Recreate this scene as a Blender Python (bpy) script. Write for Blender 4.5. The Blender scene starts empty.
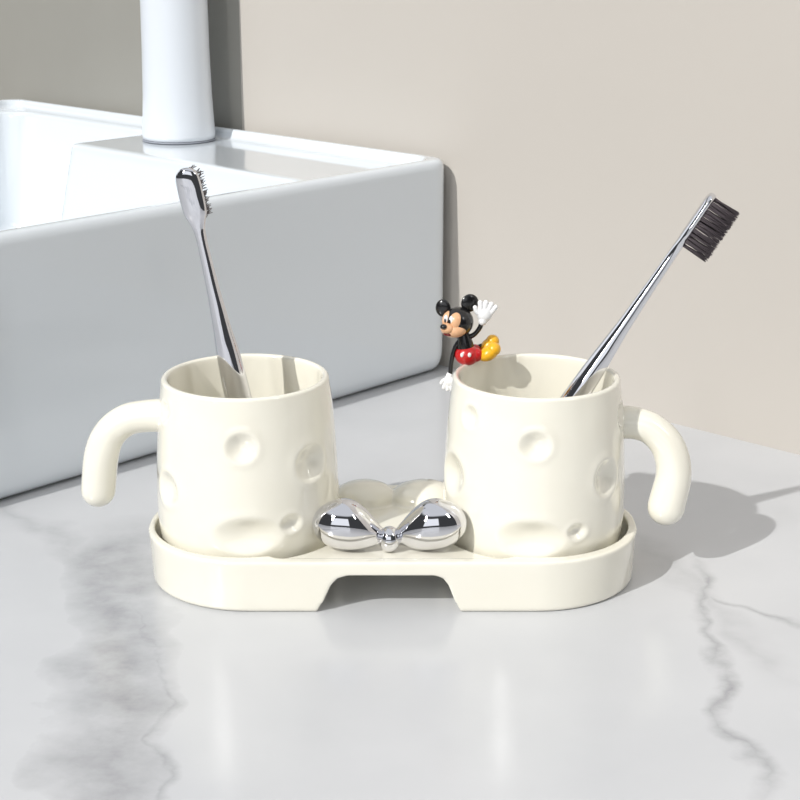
import bpy, bmesh, math, random
from mathutils import Vector, Matrix
random.seed(4)
S=0.01
D=bpy.data; scn=bpy.context.scene
scn.view_settings.view_transform='Standard'
scn.view_settings.look='None'
scn.view_settings.exposure=0.0

def lin(c):
    c=c/255.0
    return c/12.92 if c<=0.04045 else ((c+0.055)/1.055)**2.4
def rgb(r,g,b): return (lin(r),lin(g),lin(b),1)

# ------------------------------------------------ materials
def mat(name,col,rough=0.5,metal=0.0,coat=0.0,coatr=0.05,spec=0.5,noise=None):
    m=D.materials.new(name); m.use_nodes=True
    nt=m.node_tree; b=nt.nodes['Principled BSDF']
    b.inputs['Base Color'].default_value=col
    b.inputs['Roughness'].default_value=rough
    b.inputs['Metallic'].default_value=metal
    b.inputs['Coat Weight'].default_value=coat
    b.inputs['Coat Roughness'].default_value=coatr
    b.inputs['Specular IOR Level'].default_value=spec
    tc=nt.nodes.new('ShaderNodeTexCoord')
    if noise:
        n=nt.nodes.new('ShaderNodeTexNoise'); n.inputs['Scale'].default_value=noise[0]; n.inputs['Detail'].default_value=4
        nt.links.new(tc.outputs['Object'],n.inputs['Vector'])
        mx=nt.nodes.new('ShaderNodeMixRGB'); mx.inputs['Color1'].default_value=col; mx.inputs['Color2'].default_value=noise[1]
        nt.links.new(n.outputs['Fac'],mx.inputs['Fac']); nt.links.new(mx.outputs['Color'],b.inputs['Base Color'])
    return m
M_cream=mat('cream_glaze',rgb(240,237,224),0.16,coat=1.0,coatr=0.02,noise=(0.6,rgb(236,232,217)))
M_sink=mat('sink_porcelain',rgb(224,230,235),0.2,coat=1.0,coatr=0.03,noise=(0.05,rgb(220,227,233)))
M_faucet=mat('faucet_white',rgb(226,231,237),0.3,coat=0.5)
M_chrome=mat('chrome',rgb(222,222,226),0.02,metal=1.0)
M_grey=mat('gasket_grey',rgb(150,155,165),0.5)
M_bristle=mat('bristle_dark',rgb(84,76,80),0.6)
M_black=mat('figurine_black',rgb(18,17,18),0.25,coat=0.4)
M_tan=mat('figurine_tan',rgb(226,176,134),0.35,coat=0.3)
M_white=mat('figurine_white',rgb(238,238,238),0.35,coat=0.3)
M_red=mat('figurine_red',rgb(190,22,26),0.3,coat=0.4)
M_yellow=mat('figurine_yellow',rgb(240,180,30),0.3,coat=0.4)
M_mouth=mat('figurine_mouth',rgb(110,20,22),0.4)
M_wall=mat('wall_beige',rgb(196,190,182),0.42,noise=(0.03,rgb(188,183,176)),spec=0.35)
M_wall2=mat('wall_darker',rgb(158,156,149),0.35,noise=(0.08,rgb(146,144,137)),spec=0.4)  # darker tone for the left stretch of wall

ANG=math.atan2(.7295,.684)
A=(-22.5+0.62,9.9-0.58,0)

def marble():
    m=D.materials.new('marble_counter'); m.use_nodes=True
    nt=m.node_tree; N=nt.nodes; L=nt.links; b=N['Principled BSDF']
    b.inputs['Roughness'].default_value=0.18; b.inputs['Specular IOR Level'].default_value=0.5
    tc=N.new('ShaderNodeTexCoord'); sep=N.new('ShaderNodeSeparateXYZ')
    mp=N.new('ShaderNodeMapping'); mp.inputs['Rotation'].default_value=(0,0,ANG); mp.inputs['Location'].default_value=A
    L.new(tc.outputs['Object'],mp.inputs['Vector'])
    P=mp.outputs[0]
    nz=N.new('ShaderNodeTexNoise'); nz.inputs['Scale'].default_value=0.16; nz.inputs['Detail'].default_value=6; nz.inputs['Roughness'].default_value=0.5
    L.new(P,nz.inputs['Vector'])
    vs=N.new('ShaderNodeVectorMath'); vs.operation='SUBTRACT'; vs.inputs[1].default_value=(0.5,0.5,0.5); L.new(nz.outputs['Color'],vs.inputs[0])
    vm=N.new('ShaderNodeVectorMath'); vm.operation='SCALE'; vm.inputs['Scale'].default_value=7.0; L.new(vs.outputs[0],vm.inputs[0])
    va=N.new('ShaderNodeVectorMath'); va.operation='ADD'; L.new(P,va.inputs[0]); L.new(vm.outputs[0],va.inputs[1])
    L.new(va.outputs[0],sep.inputs[0])
    def mth(op,a,c=None,clamp=False):
        n=N.new('ShaderNodeMath'); n.operation=op; n.use_clamp=clamp
        for i,v in enumerate((a,c)):
            if v is None: continue
            if isinstance(v,(int,float)): n.inputs[i].default_value=v
            else: L.new(v,n.inputs[i])
        return n.outputs[0]
    fine=N.new('ShaderNodeTexNoise'); fine.inputs['Scale'].default_value=0.45; fine.inputs['Detail'].default_value=7; fine.inputs['Roughness'].default_value=0.6
    L.new(P,fine.inputs['Vector'])
    def vein(p0,p1,w,strength,fade=4.0,pw=1.3):
        dx,dy=p1[0]-p0[0],p1[1]-p0[1]; l=math.hypot(dx,dy); dx/=l;dy/=l
        X=mth('SUBTRACT',sep.outputs[0],p0[0]); Y=mth('SUBTRACT',sep.outputs[1],p0[1])
        perp=mth('ADD',mth('MULTIPLY',X,-dy),mth('MULTIPLY',Y,dx))
        al=mth('ADD',mth('MULTIPLY',X,dx),mth('MULTIPLY',Y,dy))
        f=mth('SUBTRACT',1.0,mth('DIVIDE',mth('ABSOLUTE',perp),w),True)
        f=mth('POWER',f,pw)
        m1=mth('DIVIDE',mth('ADD',al,fade),fade,True)
        m2=mth('DIVIDE',mth('SUBTRACT',l+fade,al),fade,True)
        return mth('MULTIPLY',mth('MULTIPLY',f,mth('MULTIPLY',m1,m2)),strength)
    vs_=[vein((-14.6,3),(-10.6,-26),2.6,0.42,pw=0.6),
         vein((-13.0,-2),(-8.6,-24),0.7,0.36),
         vein((14.6,-1.0),(13.9,-20),0.75,0.42),
         vein((12.5,3.0),(16.5,-9),1.5,0.18),
         vein((16.0,-4.5),(24,-9.5),0.6,0.34),
         vein((-30,20),(-16,2),1.2,0.2),
         vein((40,-30),(90,20),1.5,0.4),vein((-60,-40),(-20,-90),2,0.4)]
    t=vs_[0]
    for v in vs_[1:]: t=mth('MAXIMUM',t,v)
    mod=mth('SUBTRACT',mth('MULTIPLY',fine.outputs['Fac'],2.4),0.25)
    t=mth('MULTIPLY',t,mod,True)
    cloud=N.new('ShaderNodeTexNoise'); cloud.inputs['Scale'].default_value=0.09; cloud.inputs['Detail'].default_value=5
    L.new(P,cloud.inputs['Vector'])
    c1=N.new('ShaderNodeMixRGB'); c1.inputs['Color1'].default_value=rgb(187,189,192); c1.inputs['Color2'].default_value=rgb(209,210,212)
    L.new(cloud.outputs['Fac'],c1.inputs['Fac'])
    c2=N.new('ShaderNodeMixRGB'); c2.inputs['Color2'].default_value=rgb(108,108,113)
    L.new(t,c2.inputs['Fac']); L.new(c1.outputs[0],c2.inputs['Color1']); L.new(c2.outputs[0],b.inputs['Base Color'])
    return m
M_marble=marble()

# ------------------------------------------------ helpers
def newobj(name,me,m=None,parent=None,smooth=True):
    o=D.objects.new(name,me); scn.collection.objects.link(o)
    if m: me.materials.clear(); me.materials.append(m)
    if smooth:
        for p in me.polygons: p.use_smooth=True
    if parent: o.parent=parent
    return o
def root(name,loc_cm=(0,0,0),rotz=0.0):
    e=D.objects.new(name,None); scn.collection.objects.link(e)
    e.empty_display_size=1
    e.location=Vector(loc_cm)*S; e.scale=(S,S,S); e.rotation_euler=(0,0,rotz)
    return e
def from_bm(name,bm,m=None,parent=None,smooth=True):
    bmesh.ops.recalc_face_normals(bm,faces=bm.faces)
    me=D.meshes.new(name); bm.to_mesh(me); bm.free()
    return newobj(name,me,m,parent,smooth)
def rrect(x0,x1,y0,y1,r,n=12):
    pts=[]
    r=max(0.01,min(r,(x1-x0)/2-1e-3,(y1-y0)/2-1e-3))
    for cx,cy,a0 in ((x1-r,y1-r,0),(x0+r,y1-r,90),(x0+r,y0+r,180),(x1-r,y0+r,270)):
        for i in range(n+1):
            a=math.radians(a0+90*i/n); pts.append((cx+r*math.cos(a),cy+r*math.sin(a)))
    return pts
def loft(rings,closed=False,caps=True):
    bm=bmesh.new(); vr=[[bm.verts.new(p) for p in r] for r in rings]
    n=len(rings[0])
    for a,b in zip(vr[:-1],vr[1:]):
        for i in range(n):
            bm.faces.new((a[i],a[(i+1)%n],b[(i+1)%n],b[i]))
    if caps:
        bm.faces.new(vr[0][::-1]); bm.faces.new(vr[-1])
    bmesh.ops.recalc_face_normals(bm,faces=bm.faces)
    return bm
def rr_loft(x0,x1,y0,y1,r,prof,n=12):
    return loft([[(x,y,z) for x,y in rrect(x0+i,x1-i,y0+i,y1-i,r-i,n)] for z,i in prof])
def boolean_chain(base_bm,ops,voxel,smooth_it,name):
    def tmp(bm,n):
        me=D.meshes.new(n); bm.to_mesh(me); bm.free(); o=D.objects.new(n,me); scn.collection.objects.link(o); return o
    o=tmp(base_bm,'tmpbase'); cs=[]
    for op,bm in ops:
        c=tmp(bm,'tmpcut'); cs.append(c)
        md=o.modifiers.new('b','BOOLEAN'); md.operation=op; md.object=c; md.solver='EXACT'
    if voxel:
        md=o.modifiers.new('r','REMESH'); md.mode='VOXEL'; md.voxel_size=voxel; md.use_smooth_shade=True
        if smooth_it:
            md=o.modifiers.new('s','SMOOTH'); md.factor=0.5; md.iterations=smooth_it
    bpy.context.view_layer.update()
    dg=bpy.context.evaluated_depsgraph_get()
    me=bpy.data.meshes.new_from_object(o.evaluated_get(dg)); me.name=name
    for x in cs+[o]:
        D.objects.remove(x,do_unlink=True)
    return me
def ell(name,c,r,m,parent,rot=None,seg=32,fn=None):
    bm=bmesh.new(); bmesh.ops.create_uvsphere(bm,u_segments=seg,v_segments=seg//2,radius=1)
    if fn:
        for v in bm.verts: v.co=Vector(fn(v.co))
    mt=Matrix.Translation(c)@(rot.to_4x4() if rot else Matrix.Identity(4))@Matrix.Diagonal((r[0],r[1],r[2],1))
    bm.transform(mt)
    return from_bm(name,bm,m,parent)
def catmull(P,n=8):
    P=[Vector(p) for p in P]; Q=[P[0]*2-P[1]]+P+[P[-1]*2-P[-2]]; out=[]
    for i in range(1,len(Q)-2):
        for k in range(n):
            t=k/n; a,b,c,d=Q[i-1],Q[i],Q[i+1],Q[i+2]
            out.append(0.5*((2*b)+(c-a)*t+(2*a-5*b+4*c-d)*t*t+(3*b-a-3*c+d)*t**3))
    out.append(P[-1]); return out
def tube_bm(P,R,n=8,seg=24,roundend=True):
    pts=catmull(P,n); rr=catmull([(r,0,0) for r in R],n); rr=[max(v.x,0.01) for v in rr]
    T=[(pts[min(i+1,len(pts)-1)]-pts[max(i-1,0)]).normalized() for i in range(len(pts))]
    if roundend:
        p0,t0,r0=pts[0],T[0],rr[0]; p1,t1,r1=pts[-1],T[-1],rr[-1]
        A_=[(p0-t0*r0*math.sin(a),t0,r0*math.cos(a)) for a in [math.radians(x) for x in (88,75,60,45,30,15)]]
        B_=[(p1+t1*r1*math.sin(a),t1,r1*math.cos(a)) for a in [math.radians(x) for x in (15,30,45,60,75,88)]]
        allp=A_+list(zip(pts,T,rr))+B_
    else: allp=list(zip(pts,T,rr))
    up=Vector((0,1,0)) if abs(allp[0][1].y)<0.9 else Vector((1,0,0))
    rings=[]
    for p,t,r in allp:
        x=(up-t*up.dot(t)).normalized(); y=t.cross(x); up=x
        rings.append([tuple(p+x*(r*math.cos(2*math.pi*k/seg))+y*(r*math.sin(2*math.pi*k/seg))) for k in range(seg)])
    return loft(rings)
def lathe(prof,seg=128):
    rings=[[(r*math.cos(2*math.pi*k/seg),r*math.sin(2*math.pi*k/seg),z) for k in range(seg)] for r,z in prof]
    return loft(rings)

# ------------------------------------------------ countertop & walls
def box(x0,x1,y0,y1,z0,z1):
    bm=bmesh.new(); bmesh.ops.create_cube(bm,size=1)
    bm.transform(Matrix.Translation(((x0+x1)/2,(y0+y1)/2,(z0+z1)/2))@Matrix.Diagonal((x1-x0,y1-y0,z1-z0,1)))
    return bm
def placed(o,loc=(0,0,0),rot=0):
    o.location=Vector(loc)*S; o.scale=(S,S,S); o.rotation_euler=(0,0,rot); return o
ca,sa=math.cos(ANG),math.sin(ANG)
def wl(s,d,z): return (A[0]+s*ca-d*sa, A[1]+s*sa+d*ca, z)
WS=37.7
placed(from_bm('countertop',box(-110,WS,-120,140,-4,0),M_marble,None,False),A,ANG)
JD=22.2
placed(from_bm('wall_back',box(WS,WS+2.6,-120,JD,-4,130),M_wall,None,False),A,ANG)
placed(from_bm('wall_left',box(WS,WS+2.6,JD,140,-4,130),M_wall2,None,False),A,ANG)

# ------------------------------------------------ sink
H=15.2
SE=37.35
base=rr_loft(-9,SE,0,52,1.5,[(0,1.0),(0.12,0.6),(0.45,0.25),(1.0,0.06),(1.8,0.0),(H-0.5,0.0),(H-0.2,0.08),(H,0.3)])
ops=[('DIFFERENCE',rr_loft(-8,SE-1,1.0,51,1.6,[(H-0.75,0.15),(H-0.6,0),(H+3,-0.2)])),
     ('DIFFERENCE',rr_loft(-8,27.5,1.0,51,4,[(3.0,4.5),(3.4,3.2),(4.5,2.3),(H-1,0.9),(H+3,0.0)])),
     ('DIFFERENCE',rr_loft(12,SE-1,28.5,51,4,[(3.0,4.5),(3.4,3.2),(4.5,2.3),(H-1,0.9),(H+3,0.0)]))]
me=boolean_chain(base,ops,0.22,6,'sink')
placed(newobj('vessel_sink',me,M_sink),A,ANG)

# ------------------------------------------------ faucet
fx,fy,_=wl(33.4,24.7,0)
fz=H-0.75
F=root('faucet',(fx,fy,fz+0.02),ANG)
from_bm('base_gasket',lathe([(2.6,0),(2.8,0.02),(2.8,0.12),(2.6,0.15)]),M_grey,F)
from_bm('column',lathe([(2.5,0.15),(2.78,0.17),(2.8,0.5),(2.74,1.5),(2.64,3.5),(2.56,7),(2.5,14),(2.45,24),(2.45,31.5),(2.3,31.9),(2.0,32.1)]),M_faucet,F)
from_bm('spout',tube_bm([(0.5,0,28.5),(-4,0,28.8),(-9,0,28.4),(-13,0,27.6),(-14.2,0,26.2)],[1.3,1.2,1.1,1.05,1.0]),M_faucet,F)
from_bm('lever_handle',tube_bm([(0,0,32.2),(1.0,0,33.2),(2.0,0,34.2),(2.5,0,35.9)],[0.9,0.6,0.45,0.45]),M_faucet,F)

# ------------------------------------------------ tray
TX=-0.36
TZ=1.35
def tray():
    b=rr_loft(-12.15,12.15,-5.5,5.35,5.3,[(0,0.25),(0.12,0.12),(1.2,0.06),(2.4,0.0),(2.6,0.0)],32)
    ops=[]
    for sx in (-7.13,7.01):
        c=lathe([(4.6,TZ),(4.68,TZ+0.4),(4.82,4)],96); c.transform(Matrix.Translation((sx,0,0))); ops.append(('DIFFERENCE',c))
    ops.append(('DIFFERENCE',rr_loft(-6,6,-4.95,4.85,0.8,[(2.36,0.1),(4,0)])))
    tn=loft([[(x,y,z) for x,z in ((-3.6,-1),(-3.6,0),(-3.25,0.6),(-2.9,1.4),(-2.6,1.75),(-2.1,1.92),(2.0,1.92),(2.4,1.75),(2.65,1.4),(2.95,0.6),(3.25,0),(3.25,-1))] for y in (-8,8)])
    ops.append(('DIFFERENCE',tn))
    for cx,rx in ((-1.5,1.65),(1.6,1.75)):
        bm=bmesh.new(); bmesh.ops.create_uvsphere(bm,u_segments=40,v_segments=24,radius=1)
        bm.transform(Matrix.Translation((cx,3.7,2.45))@Matrix.Diagonal((rx,1.5,0.9,1))); ops.append(('UNION',bm))
    return boolean_chain(b,ops,0.075,5,'tray')
placed(newobj('toothbrush_cup_tray',tray(),M_cream),(TX,0,0))

# ------------------------------------------------ chrome bow
B=root('chrome_bow',(-0.5,-3.3,2.36))
def lobe(name,sx):
    rings=[]; n=60; seg=48; x0,x1=0.1,3.72; um=0.54; Rm=1.26
    for i in range(n+1):
        u=0.5-0.5*math.cos(math.pi*i/n)
        x=x0+(x1-x0)*u
        if u>=um:
            r=Rm*max(0.0,1-((u-um)/(1-um))**2)**0.5
        else:
            q=u/um; r=0.22+(Rm-0.22)*(math.sin(q*math.pi/2)**1.1)
        r=max(r,0.015)
        cz=0.6+0.74*(math.sin(min(1,u/0.62)*math.pi/2))
        rings.append([(sx*x,math.cos(2*math.pi*k/seg)*r*0.86,cz+math.sin(2*math.pi*k/seg)*r) for k in range(seg)])
    from_bm(name,loft(rings),M_chrome,B)
lobe('loop_1',-1); lobe('loop_2',1)
ell('knot',(0,-0.2,0.64),(0.55,0.56,0.64),M_chrome,B)

# ------------------------------------------------ mugs
OUT=[(0.0,3.75),(0.1,4.0),(0.3,4.2),(0.6,4.34),(1.2,4.44),(2.2,4.5),(3.5,4.49),(5,4.43),(6.5,4.33),(7.6,4.22),(8.3,4.13),(8.62,4.09)]
OC=catmull([(z,r,0) for z,r in OUT],10)
def rad(z):
    for p,q in zip(OC[:-1],OC[1:]):
        if p.x<=z<=q.x: return p.y+(q.y-p.y)*(z-p.x)/max(1e-6,q.x-p.x)
    return OUT[-1][1]
def mug(cx,craters,handle,hr,side):
    R=root('toothbrush_mug' if side<0 else 'toothbrush_mug.001',(cx,0,TZ+0.02))
    seg=320; zs=[0,0.05,0.1,0.2,0.3,0.45]+[0.6+8.02*i/150 for i in range(151)]
    rings=[]
    cs=[]
    for dx,z,rx,rz,dep in craters:
        if dx>90: th=math.radians(dx-1000)
        else: th=-math.pi/2+math.asin(max(-1,min(1,dx/4.45)))
        cs.append((th,z,rx*1.05,rz*1.05,dep*1.2))
    def disp(th,z):
        d=0
        for t,cz,rx,rz,dep in cs:
            a=(th-t+math.pi)%(2*math.pi)-math.pi
            q=math.sqrt((a*4.4/rx)**2+((z-cz)/rz)**2)
            if q<1: d-=dep*(1-q*q)**1.8
            if q<1.7: d+=dep*0.1*math.exp(-((q-1.05)/0.26)**2)
        return d
    rings.append([(0.01*math.cos(2*math.pi*k/seg),0.01*math.sin(2*math.pi*k/seg),0.0) for k in range(seg)])
    for z in zs:
        ring=[]
        for k in range(seg):
            th=2*math.pi*k/seg; r=rad(z)+disp(th,z)*min(1,max(0,(8.5-z)/0.6))
            ring.append((r*math.cos(th),r*math.sin(th),z))
        rings.append(ring)
    rim=[]
    for a in range(15,180,15):
        rim.append((3.92+0.17*math.cos(math.radians(a)),8.65+0.17*math.sin(math.radians(a))))
    inn=rim+[(3.75,8.5),(3.75,7.5),(3.8,5),(3.85,2.5),(3.8,1.3),(3.5,0.7),(3.0,0.48),(0.01,0.45)]
    for r,z in inn:
        rings.append([(r*math.cos(2*math.pi*k/seg),r*math.sin(2*math.pi*k/seg),z) for k in range(seg)])
    from_bm('body',loft(rings),M_cream,R)
    from_bm('handle',tube_bm(handle,hr,10,40),M_cream,R)
    return R
LX,RX=-7.55,6.65
mug(LX,[(0.15,6.5,0.8,0.75,0.28),(3.35,5.3,1.0,0.95,0.3),(-3.6,3.9,0.9,0.85,0.28),(0.4,2.15,1.65,0.95,0.3),(2.35,2.55,0.6,0.5,0.2),
        (-3.9,7.6,0.6,0.6,0.15),(1045,6,1,1,0.3),(1095,3,1.4,1,0.3),(1140,6,0.9,0.9,0.25),(1020,2.5,0.8,0.8,0.25)],
    [(-3.9,0,6.75),(-4.9,0,6.72),(-5.9,0,6.5),(-6.75,-0.05,5.8),(-7.2,-0.1,4.7),(-7.45,-0.1,2.9)],[0.85,0.8,0.8,0.82,0.86,0.86],-1)
mug(RX,[(-0.35,6.6,0.8,0.7,0.28),(3.2,4.6,0.85,0.95,0.3),(-4.1,4.3,1.1,1.1,0.3),(-0.4,2.0,1.65,0.95,0.3),(1.75,2.25,0.55,0.45,0.2),
        (-3.5,7.5,0.6,0.6,0.2),(4.2,7.2,0.7,0.7,0.2),(1050,5,1,1,0.3),(1100,3,1.4,1,0.3),(1140,6,0.9,0.9,0.25)],
    [(3.9,0,6.4),(4.9,-0.1,6.38),(5.8,-0.2,6.05),(6.55,-0.35,5.2),(6.85,-0.5,3.9),(6.55,-0.6,2.2)],[0.85,0.8,0.8,0.84,0.88,0.94],1)

# ------------------------------------------------ toothbrushes
def brush(name,bottom,top,bdir,hw=1.0,bl=1.4):
    b0=Vector(bottom); a=(Vector(top)-b0); Ln=a.length; a.normalize()
    bd=Vector(bdir); bd=(bd-a*bd.dot(a)).normalized()
    x=bd.cross(a)
    M=Matrix((x,bd,a)).transposed().to_4x4(); M.translation=b0*S
    R=D.objects.new(name,None); scn.collection.objects.link(R)
    R.matrix_world=M@Matrix.Diagonal((S,S,S,1))
    k=Ln/18.7
    secs=[(0,.32,.28),(0.15,.46,.4),(0.6,.56,.5),(3,.64,.56),(6,.66,.6),(8.0,.64,.58),(9.6,.56,.5),(10.6,.46,.42),(11.6,.39,.35),(12.6,.33,.31),(14,.28,.26),(15.2,.26,.24),(15.8,.32,.23),(16.2,.46,.23),(16.6,.57,.25),(17.5,.6,.25),(18.2,.57,.25),(18.5,.45,.22),(18.66,.25,.15),(18.7,.08,.05)]
    cz=catmull([(s[0]*k,s[1],s[2]) for s in secs],5)
    rings=[[(v.y*math.cos(2*math.pi*i/32),v.z*math.sin(2*math.pi*i/32),v.x) for i in range(32)] for v in cz]
    o=from_bm('chrome_handle',loft(rings),M_chrome,None); o.parent=R
    bm=bmesh.new()
    for i in range(13):
        for j in range(4):
            zz=(16.1+2.4*i/12)*k; xx=-0.38+0.76*j/3
            if i in(0,12) and j in(0,3): continue
            for q in range(9):
                p=Vector((xx+random.uniform(-.08,.08),0.15,zz+random.uniform(-.08,.08)))
                e=Vector((xx*1.1+random.uniform(-.13,.13),bl+random.uniform(-.09,.06),zz+random.uniform(-.12,.12)))
                r=0.03
                vs=[]
                for pp,r2 in ((p,r),(e,r*0.5)):
                    vs.append([bm.verts.new(pp+Vector((r2*math.cos(2*math.pi*t/5),0,r2*math.sin(2*math.pi*t/5)))) for t in range(5)])
                for t in range(5): bm.faces.new((vs[0][t],vs[0][(t+1)%5],vs[1][(t+1)%5],vs[1][t]))
                bm.faces.new(vs[1])
    o=from_bm('bristles',bm,M_bristle,None); o.parent=R
brush('toothbrush',(-6.6,0.3,TZ+0.65),(-10.1,0.0,20.3),(0.1,1.0,0),bl=1.2)
brush('toothbrush.001',(4.2,-0.3,TZ+0.85),(14.85,0.2,19.05),(1,-0.25,-0.67),bl=1.5)

# ------------------------------------------------ mouse figurine seated on the mug rim
G=root('mouse_figurine',(3.3,2.25,TZ+8.85))
fd=Vector((-0.66,-0.75,-0.05)).normalized()
sd=Vector((0.75,-0.66,0)).normalized()
hc=Vector((-0.42,0,2.08))
def H_(s,f,u): return hc+sd*s+fd*f+Vector((0,0,1))*u
ell('head',hc,(0.78,0.78,0.76),M_black,G)
ell('ear_1',(0.16,0.15,3.0),(0.46,0.16,0.46),M_black,G,rot=Matrix.Rotation(0.3,3,'Z'))
ell('ear_2',(-1.16,0.25,2.72),(0.38,0.16,0.45),M_black,G,rot=Matrix.Rotation(-0.2,3,'Z'))
RH=Matrix((sd,fd*-1,Vector((0,0,1)))).transposed()
ell('face_mask_1',H_(0.21,0.34,0.14),(0.38,0.47,0.48),M_tan,G,rot=RH)
ell('face_mask_2',H_(-0.21,0.34,0.14),(0.38,0.47,0.48),M_tan,G,rot=RH)
ell('cheeks',H_(0,0.32,-0.27),(0.7,0.6,0.43),M_tan,G,rot=RH)
ell('muzzle',H_(0,0.78,-0.14),(0.34,0.36,0.26),M_tan,G,rot=RH)
ell('nose',H_(0,1.12,0.02),(0.18,0.16,0.13),M_black,G,rot=RH)
ell('mouth',H_(0.0,0.76,-0.42),(0.26,0.2,0.12),M_mouth,G,rot=RH)
for i,s in enumerate((0.17,-0.17)):
    ell('eye_%d'%(i+1),H_(s,0.73,0.28),(0.12,0.1,0.22),M_white,G,rot=RH)
    ell('pupil_%d'%(i+1),H_(s*0.9,0.82,0.23),(0.055,0.04,0.11),M_black,G,rot=RH)
from_bm('torso',tube_bm([(0.0,0.05,0.35),(-0.05,0.05,0.9),(-0.15,0.02,1.5)],[0.45,0.42,0.28]),M_black,G)
ell('shorts',(0.05,0.0,0.38),(0.62,0.57,0.54),M_red,G)
from_bm('shorts_leg_1',tube_bm([(0.1,-0.1,0.3),(0.5,-0.05,0.4)],[0.36,0.36]),M_red,G)
from_bm('shorts_leg_2',tube_bm([(0.1,0.3,0.3),(0.45,0.5,0.45)],[0.34,0.34]),M_red,G)
ell('button_1',(-0.22,-0.48,0.5),(0.09,0.07,0.12),M_white,G)
ell('button_2',(0.15,-0.54,0.52),(0.09,0.07,0.12),M_white,G)
from_bm('leg_1',tube_bm([(0.4,-0.05,0.4),(0.75,0.0,0.5),(1.0,0.05,0.45)],[0.15,0.14,0.14]),M_black,G)
from_bm('leg_2',tube_bm([(0.4,0.5,0.45),(0.75,0.6,0.65),(1.0,0.65,0.65)],[0.15,0.14,0.14]),M_black,G)
ell('shoe_1',(1.12,0.0,0.45),(0.54,0.44,0.36),M_yellow,G,rot=Matrix.Rotation(-0.5,3,'Y'))
ell('shoe_toe_1',(1.38,0.0,0.68),(0.36,0.4,0.34),M_yellow,G)
ell('shoe_2',(1.15,0.65,0.68),(0.5,0.4,0.34),M_yellow,G,rot=Matrix.Rotation(-0.7,3,'Y'))
ell('shoe_toe_2',(1.35,0.65,0.9),(0.34,0.36,0.34),M_yellow,G)
from_bm('arm_1',tube_bm([(0.02,0,1.25),(0.4,-0.05,1.45),(0.66,-0.1,1.8),(0.76,-0.12,2.12)],[0.15,0.12,0.12,0.12]),M_black,G)
from_bm('arm_2',tube_bm([(-0.25,0,1.2),(-0.55,0.0,0.75),(-0.72,0.0,0.1),(-0.78,-0.02,-0.6)],[0.15,0.12,0.12,0.12]),M_black,G)
from_bm('tail',tube_bm([(0.1,0.5,0.2),(0.1,1.2,0.1),(-0.3,1.7,0.5),(-0.4,1.9,1.1)],[0.05,0.05,0.04,0.04]),M_black,G)
def glove(tag,c,up,side,sc=1.0):
    c=Vector(c);up=Vector(up).normalized();side=Vector(side)
    side=(side-up*side.dot(up)).normalized()
    rt=Matrix((side,up.cross(side),up)).transposed()
    ell('palm'+tag,c,(0.33*sc,0.22*sc,0.36*sc),M_white,G,rot=rt)
    q=c-up*0.3*sc
    from_bm('cuff'+tag,tube_bm([q-up*0.02,q+up*0.08],[0.2*sc,0.2*sc],4),M_white,G)
    for i,(s,l,b) in enumerate(((-0.21,0.36,-0.15),(-0.07,0.44,-0.05),(0.08,0.44,0.06),(0.21,0.36,0.15))):
        p=c+side*s*sc+up*0.1*sc
        from_bm('finger%s_%d'%(tag,i+1),tube_bm([p,p+(up*l*0.6+side*b*0.5)*sc,p+(up*l+side*b)*sc],[0.13*sc,0.13*sc,0.12*sc],5,16),M_white,G)
    p=c-side*0.2*sc-up*0.05*sc
    from_bm('thumb'+tag,tube_bm([p,p+(up*0.08-side*0.2)*sc,p+(up*0.24-side*0.32)*sc],[0.12*sc,0.11*sc,0.1*sc],5,16),M_white,G)
glove('_a',(0.9,-0.12,2.48),(0.3,0,1),(1,0,-0.2),1.1)
glove('_b',(-0.82,-0.03,-0.95),(0.0,-0.05,-1),(1,-0.4,0.1),0.85)

# ------------------------------------------------ lights
def euler_to(dirv): return Vector(dirv).normalized().to_track_quat('-Z','Y').to_euler()
sa2=ANG-math.radians(2.0)
el=math.radians(38)
sd_=Vector((math.cos(sa2)*math.cos(el),math.sin(sa2)*math.cos(el),-math.sin(el)))
l=D.lights.new('sun','SUN'); l.energy=2.85; l.angle=math.radians(1.0); l.color=(1,0.98,0.95)
o=D.objects.new('sun',l); scn.collection.objects.link(o); o.rotation_euler=euler_to(sd_); o.location=(-1,-1,1.5)
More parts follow.
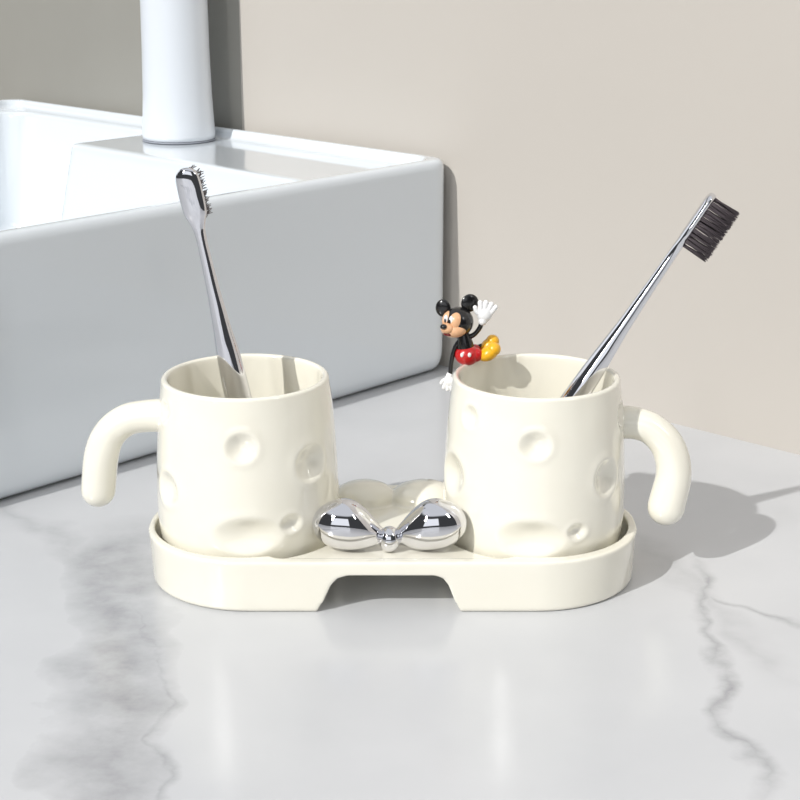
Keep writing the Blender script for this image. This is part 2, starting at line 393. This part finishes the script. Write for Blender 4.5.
# two narrow area lights, made up to give the glaze its crisp highlights
for i,(loc,en,sx,sy) in enumerate((((-0.75,-0.95,0.75),3.0,0.08,0.4),((0.9,-0.75,0.95),1.5,0.12,0.4))):
    l=D.lights.new('highlight_helper',  'AREA'); l.energy=en; l.shape='RECTANGLE'; l.size=sx; l.size_y=sy
    o=D.objects.new('highlight_helper',l); scn.collection.objects.link(o); o.location=loc; o.rotation_euler=euler_to(Vector((0,0,0.05))-Vector(loc))

w=D.worlds.new('world'); scn.world=w; w.use_nodes=True
nt=w.node_tree; N=nt.nodes; L=nt.links; bg=N['Background']
tc=N.new('ShaderNodeTexCoord'); sp=N.new('ShaderNodeSeparateXYZ'); L.new(tc.outputs['Generated'],sp.inputs[0])
def wm(op,a,c=None,clamp=False):
    n=N.new('ShaderNodeMath'); n.operation=op; n.use_clamp=clamp
    for i,v in enumerate((a,c)):
        if v is None: continue
        if isinstance(v,(int,float)): n.inputs[i].default_value=v
        else: L.new(v,n.inputs[i])
    return n.outputs[0]
def sstep(v,lo,hi):
    n=N.new('ShaderNodeMapRange'); n.interpolation_type='SMOOTHSTEP'; L.new(v,n.inputs['Value'])
    n.inputs['From Min'].default_value=lo; n.inputs['From Max'].default_value=hi; return n.outputs['Result']
phi=wm('ARCTAN2',sp.outputs[1],sp.outputs[0])
side_glow=sstep(wm('SINE',wm('ADD',wm('MULTIPLY',phi,3.0),0.6)),0.15,0.3)  # invented bright patches in the world background, for the chrome to reflect
band=wm('MULTIPLY',sstep(sp.outputs[2],0.06,0.1),wm('SUBTRACT',1.0,sstep(sp.outputs[2],0.5,0.54)))
side_glow=wm('MULTIPLY',wm('MULTIPLY',side_glow,band),1.2)
dome_glow=wm('MULTIPLY',sstep(sp.outputs[2],0.62,0.72),0.8)  # bright overhead dome, likewise added to the background
tot=wm('ADD',wm('ADD',side_glow,dome_glow),0.07)
comb=N.new('ShaderNodeMixRGB'); comb.blend_type='MULTIPLY'; comb.inputs['Fac'].default_value=1; comb.inputs['Color2'].default_value=(0.97,1.0,1.05,1)
L.new(tot,comb.inputs['Color1']); L.new(comb.outputs[0],bg.inputs['Color']); bg.inputs['Strength'].default_value=0.87

# ------------------------------------------------ camera
c=D.cameras.new('camera'); c.sensor_width=36; c.lens=36*1655/800
o=D.objects.new('camera',c); scn.collection.objects.link(o); o.location=(0,-0.775,0.326)
o.rotation_euler=(math.radians(90-17),0,0); c.clip_start=0.01
scn.camera=o
